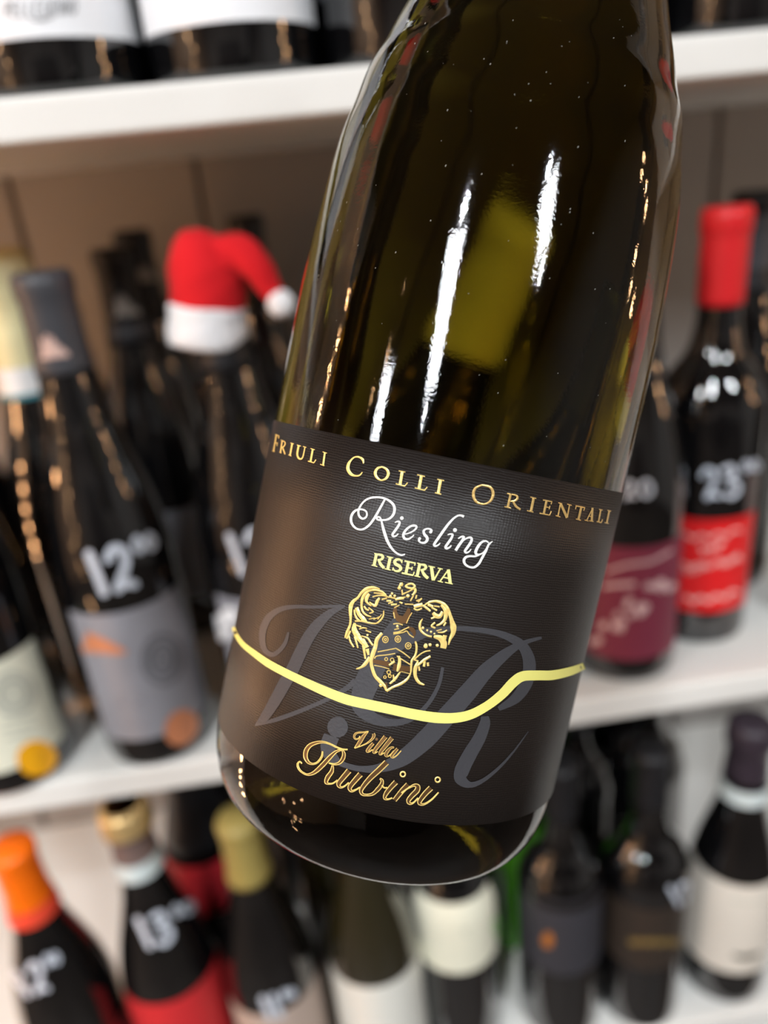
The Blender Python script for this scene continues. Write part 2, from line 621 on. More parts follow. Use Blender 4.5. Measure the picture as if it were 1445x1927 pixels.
b = bottle('wine_bottle', -.238, .449, ZM, 'dark wine bottle with cream label and golden round seal, at the left edge', R=.0385)
b.capsule(.25, cap_black)
b.band(zpix(b, 40, 1442), zpix(b, 5, 1240), paper_cream, -62, 52, label='cream paper label')
ink = b.ink(.0002)
for rr in (14, 26, 38):
    ink.stroke(9, *[c for k_ in range(13) for c in (25 + rr * math.cos(k_ * PI / 6), 1305 + rr * math.sin(k_ * PI / 6))])
for yy, x0, x1 in ((1368, 0, 70), (1383, 10, 60), (1352, 5, 66)):
    ink.stroke(4, x0, yy + 6, x1, yy - 6)
ink.build('label_print', ink_pale, b.o)
ink = b.ink(.0004)
ink.dot(68, 1426, 34, rx=38)
ink.build('round_seal', solid('gold_seal', (1.0, .46, .01), .4), b.o, 'golden round seal')

b = bottle('sparkling_bottle', -.190, .540, ZM, 'sparkling wine bottle under wide cream foil with white lower band, left edge', kind='champagne', R=.040, H=.325)
zc = zpix(b, 2, 735)
b.capsule(zc, solid('cream_foil', (.78, .72, .42), .4, bump=(120, .3, .001)), .0022, 'cream yellow foil', flare=.0015)
b.band(zc - .001, zc + .016, solid('white_foil', (.85, .86, .86), .35), add=.0046, name='foil_band', label='white foil band')
b.band(zc - .004, zc - .0005, solid('teal_foil', (.05, .30, .36), .35), add=.0040, name='foil_edge', label='teal edge of the foil')

b = bottle('sparkling_bottle', -.226, .655, ZM, 'bottle with yellow foil neck, half hidden in the back row at the left', kind='champagne', R=.040, H=.325)
b.capsule(.235, solid('yellow_foil', (.62, .50, .16), .45), .0020, 'yellow foil')

b = bottle('wine_bottle', -.134, .615, ZM, 'dark bottle directly behind the grey-labelled one, black capsule with silvery emblem', R=.0375)
b.capsule(.250, cap_black, .0012)
emblem(b, 236, 585, solid('silver_print', (.34, .32, .30), .4), .95)
b.band(zpix(b, 262, 628), zpix(b, 262, 612), cap_grey, add=.0016, name='foil_band')
b.band(.04, .12, paper_grey, -66, 66)

b = bottle('wine_bottle', -.137, .718, ZM, 'dark bottle at the back of the middle shelf, third of the emblem-capped file', R=.0375, H=.327)
b.capsule(.250, cap_black, .0012)
emblem(b, 274, 522, solid('silver_print', (.34, .32, .30), .4), .7)
b.band(.04, .12, paper_grey, -66, 66)

b = bottle('wine_bottle', -.049, .464, ZM, 'dark wine bottle wearing the small santa hat', R=.0375)
HAT = b
b.capsule(.255, cap_black)
b.band(.045, zpix(b, 455, 1128), paper_grey, -60, 66, label='grey paper label')
ink = b.ink(.0002)
ink.dot(418, 1180, 26, rx=20)
ink.dot(432, 1158, 16)
ink.build('label_print', paper_white, b.o, 'white mark on the grey label')
price(b, '12', 425, 1004, 42, 84, 12, lw=13)

b = bottle('wine_bottle', -.040, .738, ZM, 'black capped bottle in the back row, behind the santa hat', R=.0375, H=.329)
b.capsule(.250, cap_black, .0012)

b = bottle('wine_bottle', .280, .497, ZM, 'dark wine bottle with bright red capsule and red label', kind='bordeaux', R=.0370, H=.312)
RED = b
red_foil = solid('red_foil', (.66, .018, .022), .36)
b.capsule(zpix(b, 1330, 578), red_foil, .0013, 'bright red capsule')
b.capsule(.2975, red_foil, .0022, 'ridge near the top of the red capsule', name='capsule_ridge', z1=.301)
b.band(zpix(b, 1338, 1152), zpix(b, 1345, 978), solid('red_label_paper', (.70, .012, .014), .5), -70, 70, label='red paper label')
ink = b.ink(.0002)
for x0, y0, x1, wd in ((1290, 1008, 1395, 9), (1318, 1032, 1362, 13), (1285, 1062, 1395, 8), (1290, 1072, 1330, 8), (1352, 1056, 1390, 12), (1290, 1125, 1390, 12)):
    n_ = 7
    q = []
    for i in range(n_ + 1):
        t_ = i / n_
        q += [x0 + (x1 - x0) * t_, y0 - 14 * t_ + 12 * (4 * t_ * (1 - t_)) * .6 + (4 if i % 2 else -4)]
    ink.stroke(wd * .55, *q)
ink.build('label_print', solid('pink_white_print', (.85, .45, .42), .5), b.o)
price(b, '23', 1316, 880, 34, 62, 6, lw=9)

b = bottle('wine_bottle', .207, .467, ZM, 'wine bottle with maroon label and white flowers, beside the red-capped bottle', R=.0385, H=.30)
b.capsule(.245, cap_black)
b.band(zpix(b, 1190, 1243), zpix(b, 1180, 1030), solid('maroon_label_paper', (.20, .028, .055), .55), -74, 74, label='maroon paper label')
ink = b.ink(.0002)
random.seed(3)
for i in range(26):
    t_ = i / 25
    x_, y_ = 1120 + 140 * t_ + random.uniform(-10, 10), 1205 - 120 * t_ + random.uniform(-20, 20)
    for k_ in range(5):
        a_ = k_ * 2 * PI / 5
        ink.dot(x_ + 4.5 * math.cos(a_), y_ + 4.5 * math.sin(a_), 3.0, n=7)
ink.stroke(5, 1140, 1075, 1180, 1062, 1225, 1055, 1262, 1035)
ink.stroke(7, 1135, 1103, 1160, 1100, 1195, 1098)
ink.build('label_print', solid('pale_pink_print', (.72, .48, .48), .5), b.o)
price(b, '20', 1168, 905, 28, 34, 4, lw=7, small=False)

b = bottle('wine_bottle', .341, .568, ZM, 'all black bottle at the right edge, behind the red-capped one', R=.038, H=.315)
b.capsule(.245, cap_black, .0012)
b.band(.262, .30, cap_grey, add=.0016, name='foil_band')

b = bottle('wine_bottle', .392, .478, ZM, 'dark bottle with pale pink label, cut off by the right edge', R=.0385, H=.31)
b.capsule(.25, cap_black)
b.band(.035, .115, solid('pale_pink_paper', (.75, .60, .56), .6), -80, 60, label='pale pink paper label')

# bottles added to darken the held glass; the pale foil gives its olive patch
for i, (x_, y_, lb) in enumerate(((.1035, .474, 'added bottle with pale foil next to the maroon label, seen only through the held bottle'), (.027, .480, 'added dark bottle beside the santa hat bottle, seen only through the held bottle'))):
    b = bottle('wine_bottle', x_, y_, ZM, lb, R=.0375, H=.30)
    b.capsule(.238 if i == 0 else .24, solid('ivory_foil', (.93, .90, .62), .45) if i == 0 else cap_black, .0015 if i == 0 else .001)
    b.band(.04, .11, paper_offwhite, -60, 60)

# -- top shelf: big bottles, white labels on the two left ones
LET = {'P': [(0, 10, 0, 0), (0, 0, 5, 0, 6, 2.5, 5, 5, 0, 5)], 'E': [(5.5, 0, 0, 0), (0, 0, 0, 10), (0, 10, 5.5, 10), (0, 5, 4.5, 5)], 'L': [(0, 0, 0, 10), (0, 10, 5, 10)],
       'G': [(6, 1.5, 3.5, 0, .5, 2.5, .5, 7.5, 3.5, 10, 6, 8.5), (6, 8.5, 6, 5.5), (6, 5.5, 4, 5.5)], 'R': [(0, 10, 0, 0), (0, 0, 5, 0, 6, 2.5, 5, 5, 0, 5), (3, 5, 6, 10)],
       'I': [(1, 0, 1, 10)], 'N': [(0, 10, 0, 0), (0, 0, 5.5, 10), (5.5, 10, 5.5, 0)], 'O': [(3, 0, .3, 3, .3, 7, 3, 10, 5.7, 7, 5.7, 3, 3, 0)]}
TOPX = [-.203, -.109, -.0175, .074, .166, .258, .349]
tl = ['big bottle with white label at the top left corner, cut by the frame edge', 'big bottle with white PELLEGRINO label on the top shelf', 'big bottle with plain white label on the top shelf, right of the lettered one',
      'big dark-labelled bottle on the top shelf, left of the held bottle neck', 'big dark bottle on the top shelf, hidden behind the held bottle neck', 'big dark bottle on the top shelf, right of the held bottle neck', 'big dark bottle at the top right corner']
for i, x_ in enumerate(TOPX):
    b = bottle('large_wine_bottle', x_, .472, ZT, tl[i], kind='bordeaux', R=.0445, H=.36)
    b.capsule(.29, cap_black)
    if i < 3:
        b.band(.0235, .125, paper_white, -70, 74, label='white paper label')
    else:
        b.band(.034, .125, solid('dark_grey_paper', (.075, .078, .085), .6), -70, 70, label='dark grey paper label')
    if i == 1:
        ink = b.ink(.0002, 3)
        cx_ = 10.0
        for ch in 'PELLEGRINO':
            wch = 4 if ch == 'I' else 11.0
            for st in LET[ch]:
                q = []
                for k_ in range(0, len(st), 2):
                    xx = cx_ + st[k_] * 1.5
                    q += [xx, 5 + st[k_ + 1] * 2.9 - (xx - 10) * .055]
                ink.stroke(3.4, *q)
            cx_ += wch + 3.4
        ink.stroke((1.5, 5, 1.5), 58, 37, 80, 38, 102, 31)
        ink.dot(80, 37, 4)
        ink.build('label_lettering', solid('mid_grey_print', (.33, .33, .34), .6), b.o)

# -- bottom shelf
b = bottle('wine_bottle', -.269, .452, ZB, 'bottle with bright orange capsule, in the lower left corner', R=.0395, H=.31)
b.capsule(zpix(b, 62, 1742), solid('orange_foil', (1.0, .17, .003), .38), .0018, 'bright orange capsule')
zc = zpix(b, 62, 1742)
b.band(zc, zc + .014, solid('coral_foil', (.85, .075, .035), .4), add=.0024, name='foil_band', label='coral band at the foot of the capsule')
b.band(.02, .115, solid('dark_red_paper', (.16, .012, .014), .5), -70, 80, label='dark red paper label')
price(b, '12', 26, 1818, 30, 62, 16, lw=10)

b = bottle('sparkling_bottle', -.185, .462, ZB, 'sparkling bottle with gold and mauve foil, white collar, 13.00 in white pen', kind='champagne', R=.0415, H=.325)
z0 = zpix(b, 263, 1632)
b.capsule(z0, solid('mauve_foil', (.20, .135, .12), .42), .0016, 'mauve foil neck')
b.capsule(.305, solid('gold_foil', (.72, .50, .22), .32, metal=.5), .0026, 'gold foil top', name='foil_top')
b.band(z0 - .012, z0 + .004, solid('pale_collar_paper', (.66, .74, .74), .45), add=.0022, name='collar', label='pale collar band')
b.band(.02, zpix(b, 322, 1885), solid('red_paper', (.62, .028, .032), .5), -80, 80, label='red paper label')
price(b, '13', 254, 1726, 36, 62, 14, lw=11)

b = bottle('sparkling_bottle', -.158, .551, ZB, 'black foiled bottle with red shoulder band, behind the gold-foiled sparkling bottle', kind='champagne', R=.0400, H=.335)
b.capsule(.20, cap_black, .004)
zs_ = zpix(b, 365, 1640)
b.band(zs_ - .045, zs_ + .008, solid('crimson_paper', (.45, .018, .028), .55), add=.0046, name='shoulder_band', label='red shoulder band')

b = bottle('wine_bottle', -.101, .452, ZB, 'dark bottle with matt olive gold capsule, lower left', R=.0385, H=.303)
b.capsule(zpix(b, 475, 1672), solid('olive_gold_foil', (.33, .255, .075), .42), .0016, 'olive gold capsule')
b.band(.02, zpix(b, 515, 1908), solid('beige_paper', (.50, .39, .33), .6), -80, 80, label='beige paper label')
price(b, '11', 490, 1876, 26, 44, 12, lw=12)

b = bottle('wine_bottle', -.040, .555, ZB, 'olive glass bottle between the olive-capped and the white-labelled ones', R=.0375, H=.31, glass='brown_glass')
b.capsule(.255, solid('olive_foil', (.20, .17, .04), .45))

b = bottle('wine_bottle', -.0115, .452, ZB, 'brown olive glass bottle with white label, right below the held bottle', R=.0395, H=.31, glass='brown_glass')
b.capsule(.25, cap_black)
b.band(.02, zpix(b, 695, 1858), paper_offwhite, -84, 84, label='white paper label')

b = bottle('wine_bottle', .063, .466, ZB, 'dark bottle with cream label near the bottom middle', kind='bordeaux', R=.0375, H=.30)
b.capsule(.245, cap_black)
b.band(zpix(b, 865, 1832), zpix(b, 856, 1700), paper_cream, -68, 68, label='cream paper label')
ink = b.ink(.0002)
ink.stroke(3, 870, 1748, 884, 1746)
ink.stroke(3, 872, 1754, 880, 1760)
ink.build('label_print', ink_pale, b.o)
ink = b.ink(.0004)
ink.dot(940, 1742, 20, rx=15)
ink.build('round_sticker', solid('bright_green_paper', (.13, .62, .03), .5), b.o, 'bright green sticker at the right edge of the label')

b = bottle('green_bottle', .125, .556, ZB, 'green glass bottle peeping out behind the cream-labelled bottle', kind='bordeaux', R=.0375, H=.26, glass='green_glass')
b.capsule(.21, solid('green_foil', (.10, .30, .03), .4), label='green capsule')

b = bottle('wine_bottle', .157, .460, ZB, 'black bottle with charcoal label and tiny orange mark, lower right', kind='bordeaux', R=.0375, H=.30)
b.capsule(.245, cap_black)
b.band(zpix(b, 1040, 1832), zpix(b, 1050, 1695), solid('charcoal_paper', (.038, .037, .045), .5), -70, 70, label='charcoal paper label')
ink = b.ink(.0002)
ink.dot(1031, 1768, 15, rx=10)
ink.build('label_print', solid('orange_print', (.42, .14, .02), .5), b.o)

b = bottle('wine_bottle', .233, .458, ZB, 'dark bottle with brown label and faint gold lettering, lower right', kind='bordeaux', R=.0375, H=.30)
b.capsule(.245, cap_black)
b.band(zpix(b, 1228, 1826), zpix(b, 1232, 1712), solid('dark_brown_paper', (.034, .024, .018), .5), -70, 70, label='dark brown paper label')
ink = b.ink(.0002)
for k_ in range(4):
    ink.stroke(5, *[c for i in range(9) for c in (1185 + k_ * 24 + i * 2.4, 1772 + (6 if i % 2 else -6))])
ink.build('label_print', solid('dull_gold_print', (.20, .13, .04), .5), b.o)
price(b, '12', 1256, 1668, 24, 40, 18, lw=8)

b = bottle('wine_bottle', .322, .466, ZB, 'bottle with white label, black dash and pale collar, lower right corner', kind='champagne', R=.0395, H=.305)
b.capsule(zpix(b, 1412, 1480), solid('dark_violet_foil', (.035, .025, .035), .4), .0016, 'dark foil neck')
z0 = zpix(b, 1412, 1506)
b.band(z0 - .006, z0 + .008, solid('pale_collar_paper', (.66, .74, .74), .45), add=.0022, name='collar', label='pale collar band')
b.band(zpix(b, 1385, 1832), zpix(b, 1400, 1668), solid('ivory_paper', (.76, .69, .60), .6), -80, 80, label='ivory paper label')
ink = b.ink(.0002)
ink.stroke((3, 9, 10, 9, 3), 1378, 1795, 1392, 1800, 1405, 1800, 1418, 1797, 1430, 1792)
ink.build('label_dash', solid('dark_olive_print', (.04, .035, .02), .5), b.o, 'black dash on the label')
ink = b.ink(.0002)
ink.stroke(3.5, 1378, 1692, 1405, 1698, 1440, 1694)
ink.build('label_print', ink_pale, b.o)

for i, (x_, y_, h_, lb) in enumerate(((.204, .556, .315, 'black bottle in the back row under the middle shelf, behind the charcoal label'), (.285, .574, .300, 'shorter black bottle in the back row, behind the brown label'), (.098, .665, .31, 'black bottle in the far back row of the bottom shelf'))):
    b = bottle('wine_bottle', x_, y_, ZB, lb, R=.0385, H=h_, kind='bordeaux')
    b.capsule(.25, cap_black)

for i, (x_, y_, zs_, h_, lb) in enumerate((
        (-.165, .650, ZB, .325, 'black bottle far back on the bottom shelf, behind the gold-foiled one'), (-.085, .650, ZB, .325, 'black bottle far back on the bottom shelf, behind the olive-capped one'),
        (-.120, .735, ZB, .33, 'black bottle against the wall on the bottom shelf, behind the olive-capped one'), (.200, .655, ZB, .33, 'black bottle far back on the bottom shelf, right of the middle'),
        (.285, .660, ZB, .30, 'black bottle far back on the bottom shelf, toward the right corner'), (.165, .735, ZB, .33, 'black bottle against the wall on the bottom shelf, right of the middle'),
        (-.275, .532, ZM, .30, 'dark bottle behind the cream-labelled one at the left edge'), (-.300, .625, ZM, .30, 'dark bottle in the back row at the left edge of the middle shelf'),
        (-.216, .737, ZM, .27, 'short dark bottle against the wall on the middle shelf, left part'), (.262, .600, ZM, .27, 'short dark bottle behind the red-capped and maroon-labelled ones'))):
    b = bottle('wine_bottle', x_, y_, zs_, lb, R=.0375, H=h_, kind='bordeaux' if i < 6 else 'burgundy')
    b.capsule(h_ * .8, cap_black)
for i, (x_, lb) in enumerate(((-.155, 'big dark bottle in the second row, behind the lettered label'), (-.064, 'big dark bottle in the second row, between the two white labels'), (.028, 'big dark bottle in the second row, right of the plain white label'), (.212, 'big dark bottle in the second row, right of the held neck'), (.303, 'big dark bottle in the second row, near the right corner'))):
    b = bottle('large_wine_bottle', x_, .560, ZT, lb, kind='bordeaux', R=.0445, H=.36)
    b.capsule(.29, cap_black)

# ------------------------------------------------------------------ santa hat on the bottle of the middle shelf
top = Vector((HAT.x, HAT.y, ZM + HAT.H))


def pix_at(px, py, ydepth):
    v = ray(px, py)
    return v * (ydepth / v.y)


hat = empty('santa_hat', (HAT.x, HAT.y, ZM + HAT.H - .07), 'small red santa hat with white brim and bobble on a bottle neck', 'hat')
hat_o = hat.location.copy()
felt = solid('red_felt', (.66, .004, .010), .9, sheen=.05, bump=(400, .4, .001))
fluff = solid('white_fluff', (.86, .86, .88), .95, sheen=.4, bump=(350, .8, .002))


def sweep(name, path, radii, m, squash=.8, seg=28, wrinkle=0.0, closed=True):
    """path of points, each cross-section an ellipse whose long axis lies across the view"""
    vs, fs = [], []
    n = len(path)
    for i, p in enumerate(path):
        a, b_ = path[max(0, i - 1)], path[min(n - 1, i + 1)]
        d = (b_ - a).normalized()
        view = p.normalized()
        u = d.cross(view).normalized()
        v = u.cross(d).normalized()
        for k_ in range(seg):
            an = 2 * PI * k_ / seg
            rr = radii[i] * (1 + wrinkle * math.sin(5 * an + i * .9))
            vs.append(p + u * math.cos(an) * rr + v * math.sin(an) * rr * squash - hat_o)
    for i in range(n - 1):
        for k_ in range(seg):
            j = (k_ + 1) % seg
            fs.append((i * seg + k_, i * seg + j, (i + 1) * seg + j, (i + 1) * seg + k_))
    if closed:
        fs.append(tuple(range(seg))[::-1])
        fs.append(tuple((n - 1) * seg + k_ for k_ in range(seg)))
    return mesh_obj(name, vs, fs, m, hat)


def dense(pts, sub=5):
    """pts: (px, py, depth, radius px)"""
    out = []
    n = len(pts)
    for i in range(n - 1):
        p0, p1, p2, p3 = pts[max(0, i - 1)], pts[i], pts[i + 1], pts[min(n - 1, i + 2)]
        for s_ in range(sub):
            t = s_ / sub
            out.append(tuple((2 * t ** 3 - 3 * t ** 2 + 1) * p1[c] + (t ** 3 - 2 * t ** 2 + t) * (p2[c] - p0[c]) * .5 + (-2 * t ** 3 + 3 * t ** 2) * p2[c] + (t ** 3 - t ** 2) * (p3[c] - p1[c]) * .5 for c in range(4)))
    out.append(pts[-1])
    return out


HY = HAT.y
pp = dense([(392, 585, HY, 71), (392, 545, HY, 73), (390, 505, HY, 73), (393, 480, HY, 67), (402, 464, HY, 52), (410, 452, HY, 32), (414, 446, HY, 10)])
kpx = .43 / F_PX
sweep('hat_crown', [pix_at(a, b_, c_) for a, b_, c_, _ in pp], [r_ * kpx for *_, r_ in pp], felt, .85, wrinkle=.015)
pp = dense([(388, 500, HY - .002, 34), (424, 480, HY - .006, 37), (458, 480, HY - .010, 35), (485, 505, HY - .014, 29), (507, 540, HY - .014, 23), (524, 566, HY - .014, 17)])
sweep('hat_tip', [pix_at(a, b_, c_) for a, b_, c_, _ in pp], [r_ * kpx for *_, r_ in pp], felt, .8, wrinkle=.03)
pp = dense([(393, 652, HY, 66), (393, 645, HY, 78), (392, 625, HY, 80), (391, 598, HY, 76), (391, 578, HY, 75), (391, 570, HY, 66)], 4)
brim = sweep('hat_brim', [pix_at(a, b_, c_) for a, b_, c_, _ in pp], [r_ * kpx for *_, r_ in pp], fluff, .85, wrinkle=.01)
brim['label'] = 'fluffy white brim'
bm = bmesh.new()
bmesh.ops.create_icosphere(bm, subdivisions=4, radius=26 * kpx)
for v in bm.verts:
    v.co *= 1 + .05 * math.sin(v.co.x * 2200) * math.sin(v.co.z * 2500 + 1)
me = bpy.data.meshes.new('bobble')
bm.to_mesh(me)
bm.free()
me.materials.append(fluff)
bo = link(bpy.data.objects.new('bobble', me), hat)
bo.location = pix_at(529, 571, HY - .016) - hat_o
bo['label'] = 'white fluffy bobble'

# ------------------------------------------------------------------ the held bottle
P_CAM = Vector((0.0124736, 0.0, -0.1883119))     # a point on its axis, camera frame
D_CAM = Vector((0.2019434, 0.9748030, 0.0947523)).normalized()
BASE = -.078
RB = .0425
zax = (CAM @ D_CAM).normalized()
org = CAM @ (P_CAM + D_CAM * BASE)
tocam = -(CAM @ P_CAM)
yax = -(tocam - zax * tocam.dot(zax)).normalized()   # local -y looks at the camera
xax = yax.cross(zax).normalized()
ROT = Matrix((xax, yax, zax)).transposed()
held = empty('wine_bottle', org, 'large dark Riesling bottle with black and gold label, tilted in front of the shelves', 'bottle', rot=ROT.to_quaternion())

# glass ----------------------------------------------------------------
m = bpy.data.materials.new('dark_olive_glass_with_wine')
m.use_nodes = True
nt = m.node_tree
bs = nt.nodes['Principled BSDF']
bs.inputs['Base Color'].default_value = (1, 1, 1, 1)
bs.inputs['Roughness'].default_value = .035
bs.inputs['Transmission Weight'].default_value = 1.0
bs.inputs['IOR'].default_value = 1.42
tc = nt.nodes.new('ShaderNodeTexCoord')
mp = nt.nodes.new('ShaderNodeMapping')
mp.inputs['Scale'].default_value = (1, 1, .22)
nz = nt.nodes.new('ShaderNodeTexNoise')
nz.inputs['Scale'].default_value = 55
nz.inputs['Detail'].default_value = 2
nz2 = nt.nodes.new('ShaderNodeTexNoise')
nz2.inputs['Scale'].default_value = 1500
nz2.inputs['Detail'].default_value = 1
mx = nt.nodes.new('ShaderNodeMath')
mx.operation = 'MULTIPLY_ADD'
mx.inputs[1].default_value = .07
bu = nt.nodes.new('ShaderNodeBump')
bu.inputs['Strength'].default_value = .12
bu.inputs['Distance'].default_value = .0012
nt.links.new(tc.outputs['Object'], mp.inputs['Vector'])
nt.links.new(mp.outputs['Vector'], nz.inputs['Vector'])
nt.links.new(tc.outputs['Object'], nz2.inputs['Vector'])
nt.links.new(nz2.outputs['Fac'], mx.inputs[0])
nt.links.new(nz.outputs['Fac'], mx.inputs[2])
nt.links.new(mx.outputs[0], bu.inputs['Height'])
nt.links.new(bu.outputs['Normal'], bs.inputs['Normal'])
va = nt.nodes.new('ShaderNodeVolumeAbsorption')
va.inputs['Color'].default_value = (.60, .545, .0, 1)
va.inputs['Density'].default_value = 64
nt.links.new(va.outputs[0], nt.nodes['Material Output'].inputs['Volume'])
M['held_glass'] = m

hp = [(0.0, .010), (.012, .0085), (.022, .004), (.0285, .0004), (.0310, .0), (.0345, .0012), (.0382, .0042), (.0408, .009), (.0421, .0145), (RB, .021), (RB, .030), (RB, .06), (RB, .09), (RB, .11), (.0424, .123), (.0421, .130), (.0417, .138), (.0407, .152), (.0397, .160), (.0384, .166), (.0368, .174), (.0346, .1795), (.0325, .186), (.0300, .193), (.0270, .202), (.0225, .214), (.0190, .226), (.0166, .240), (.0152, .258), (.0146, .280), (.0146, .292), (.0158, .295), (.0158, .303), (.0140, .305)]
hps = [hp[i] for i in range(5)] + smooth_profile(hp[4:], 4)[1:]
vs, fs = lathe_data(hps, 160, close=False)
nn = len(hps)
vs.append((0, 0, .305))
for i in range(160):
    fs.append((len(vs) - 1, i * nn + nn - 1, ((i + 1) % 160) * nn + nn - 1))
g = mesh_obj('glass_body', vs, fs, M['held_glass'], held)
g['label'] = 'dark olive brown glass'
bm = bmesh.new()
bm.from_mesh(g.data)
bmesh.ops.remove_doubles(bm, verts=bm.verts, dist=1e-6)
bmesh.ops.recalc_face_normals(bm, faces=bm.faces)
bm.to_mesh(g.data)
bm.free()
# specks of dust on the shoulder
random.seed(11)
sv, sf = [], []
for i in range(110):
    a_ = random.uniform(-1.15, 1.15)
    z_ = random.uniform(.094, .185)
    r_ = prof_r(hps, z_) + .00008
    k_ = random.uniform(.00005, .00012)
    st_ = random.uniform(1, 2.2)
    b0 = len(sv)
    for da, dz in ((-1, -st_), (1, -st_ * .4), (1.2, st_), (-.8, st_ * .5)):
        sv.append((r_ * math.sin(a_ + da * k_ / r_), -r_ * math.cos(a_ + da * k_ / r_), z_ + dz * k_))
    sf.append((b0, b0 + 1, b0 + 2, b0 + 3))
du = mesh_obj('dust', sv, sf, solid('dust_specks', (.20, .19, .17), .8), held, smooth=False)
du['kind'] = 'stuff'
du['label'] = 'pale dust specks'
# capsule over the neck, above the frame
cp = [(.0166, .232), (.0160, .25), (.0154, .27), (.0153, .292), (.0166, .2945), (.0166, .3035), (.0150, .3058)]
vs, fs = lathe_data(smooth_profile(cp, 4), 64)
mesh_obj('capsule', vs, fs, cap_black, held)

INV = ROT.inverted()
O_LOC = INV @ (-org)                              # the camera in bottle coordinates


def on_label(px, py, off=0.0):
    """where the line of sight through a photograph pixel meets the label, bottle coordinates"""
    d = INV @ ray(px, py)
    r = RB + .0003 + off
    a = d.x ** 2 + d.y ** 2
    b_ = O_LOC.x * d.x + O_LOC.y * d.y
    c_ = O_LOC.x ** 2 + O_LOC.y ** 2 - r * r
    D = max(0.0, b_ * b_ - a * c_)
    t = (-b_ - math.sqrt(D)) / a
    return O_LOC + d * t


def ang_of(p):
    return math.atan2(p.x, -p.y)                  # 0 towards the camera, positive to the right


ZL0, ZL1 = -BASE - .0582, -BASE + .0142
A0 = math.radians(-84)
A1 = math.radians(84)

# label paper
m = bpy.data.materials.new('black_linen_label_paper')
m.use_nodes = True
nt = m.node_tree
bs = nt.nodes['Principled BSDF']
bs.inputs['Base Color'].default_value = (.011, .0075, .006, 1)
bs.inputs['Roughness'].default_value = .44
bs.inputs['Specular IOR Level'].default_value = .44
uvn = nt.nodes.new('ShaderNodeUVMap')
sp = nt.nodes.new('ShaderNodeSeparateXYZ')
nt.links.new(uvn.outputs[0], sp.inputs[0])
n1 = nt.nodes.new('ShaderNodeTexNoise')
n1.inputs['Scale'].default_value = 700
n1.inputs['Detail'].default_value = 3
nt.links.new(uvn.outputs[0], n1.inputs['Vector'])


def mth(op, a_, b_=None):
    q_ = nt.nodes.new('ShaderNodeMath')
    q_.operation = op
    for k_, v_ in enumerate((a_, b_)):
        if v_ is None:
            continue
        if isinstance(v_, (int, float)):
            q_.inputs[k_].default_value = v_
        else:
            nt.links.new(v_, q_.inputs[k_])
    return q_.outputs[0]


jit = mth('MULTIPLY', n1.outputs['Fac'], 7.0)
wu = mth('SINE', mth('ADD', mth('MULTIPLY', sp.outputs[0], 2 * PI / .00062), jit))
wv = mth('SINE', mth('ADD', mth('MULTIPLY', sp.outputs[1], 2 * PI / .00052), jit))
hh = mth('ADD', mth('MULTIPLY', wu, .5), mth('ADD', wv, mth('MULTIPLY', n1.outputs['Fac'], 2.5)))
bu = nt.nodes.new('ShaderNodeBump')
bu.inputs['Strength'].default_value = .6
bu.inputs['Distance'].default_value = .000022
nt.links.new(hh, bu.inputs['Height'])
nt.links.new(bu.outputs['Normal'], bs.inputs['Normal'])
M['label_black'] = m


def paper(name, a0, a1, z0, z1, m, parent, label):
    vs, fs, uv = [], [], []
    n, rows = 96, 4
    for layer, r in ((0, RB + .00025), (1, RB + .00004)):
        for i in range(n + 1):
            a = a0 + (a1 - a0) * i / n
            for j in range(rows + 1):
                z = z0 + (z1 - z0) * j / rows
                vs.append((r * math.sin(a), -r * math.cos(a), z))
                uv.append((a * RB, z))
    S = (n + 1) * (rows + 1)
    for i in range(n):
        for j in range(rows):
            q = i * (rows + 1) + j
            fs.append((q, q + rows + 1, q + rows + 2, q + 1))
            fs.append((S + q, S + q + 1, S + q + rows + 2, S + q + rows + 1))
    for i in range(n):
        for j, fl in ((0, 0), (rows, 1)):
            q, r_ = i * (rows + 1) + j, (i + 1) * (rows + 1) + j
            fs.append((q, S + q, S + r_, r_) if not fl else (q, r_, S + r_, S + q))
    for i, fl in ((0, 0), (n, 1)):
        for j in range(rows):
            q = i * (rows + 1) + j
            fs.append((q, q + 1, S + q + 1, S + q) if not fl else (q, S + q, S + q + 1, q + 1))
    o = mesh_obj(name, vs, fs, m, parent, uvs=uv)
    o['label'] = label
    return o


lab = paper('front_label', A0, A1, ZL0, ZL1, M['label_black'], held, 'black textured front label')
paper('back_label', PI - math.radians(52), PI + math.radians(52), ZL0 + .004, ZL1 - .002, solid('back_label_paper', (.05, .045, .04), .6), held, 'dark back label')

gold = mat('gold_foil_print', (.85, .56, .20), .34, metal=.6, bump=(900, .5, .0004))
gold_lt = mat('bright_gold_foil', (.98, .72, .24), .36, metal=.35, bump=(900, .5, .0004))
bronze = mat('bronze_foil', (.20, .105, .045), .35, metal=.7)
yellow = mat('yellow_print', (.80, .74, .20), .55)
yellow_l = mat('pale_yellow_print', (.84, .78, .28), .55)
white_p = mat('white_print', (.86, .85, .80), .55)
mono = mat('grey_varnish_print', (.048, .047, .052), .45, bump=(1500, .3, .0002))


def art(name, m, off, data, label=None, step=1.2, ridge=0.0, dots=(), fat=1.0):
    ink = Ink(on_label, step)
    for (ox, oy, s, strokes) in data:
        for st in strokes:
            w_, xy = st[0], st[1:]
            ink.stroke([q_ * fat for q_ in w_] if isinstance(w_, tuple) else w_ * fat, *xy, ox=ox, oy=oy, s=s, off=off, ridge=ridge)
    for (ox, oy, s, ds) in dots:
        for x_, y_, r_ in ds:
            ink.dot(x_, y_, r_, ox=ox, oy=oy, s=s, off=off, ridge=ridge)
    return ink.build(name, m, lab, label)


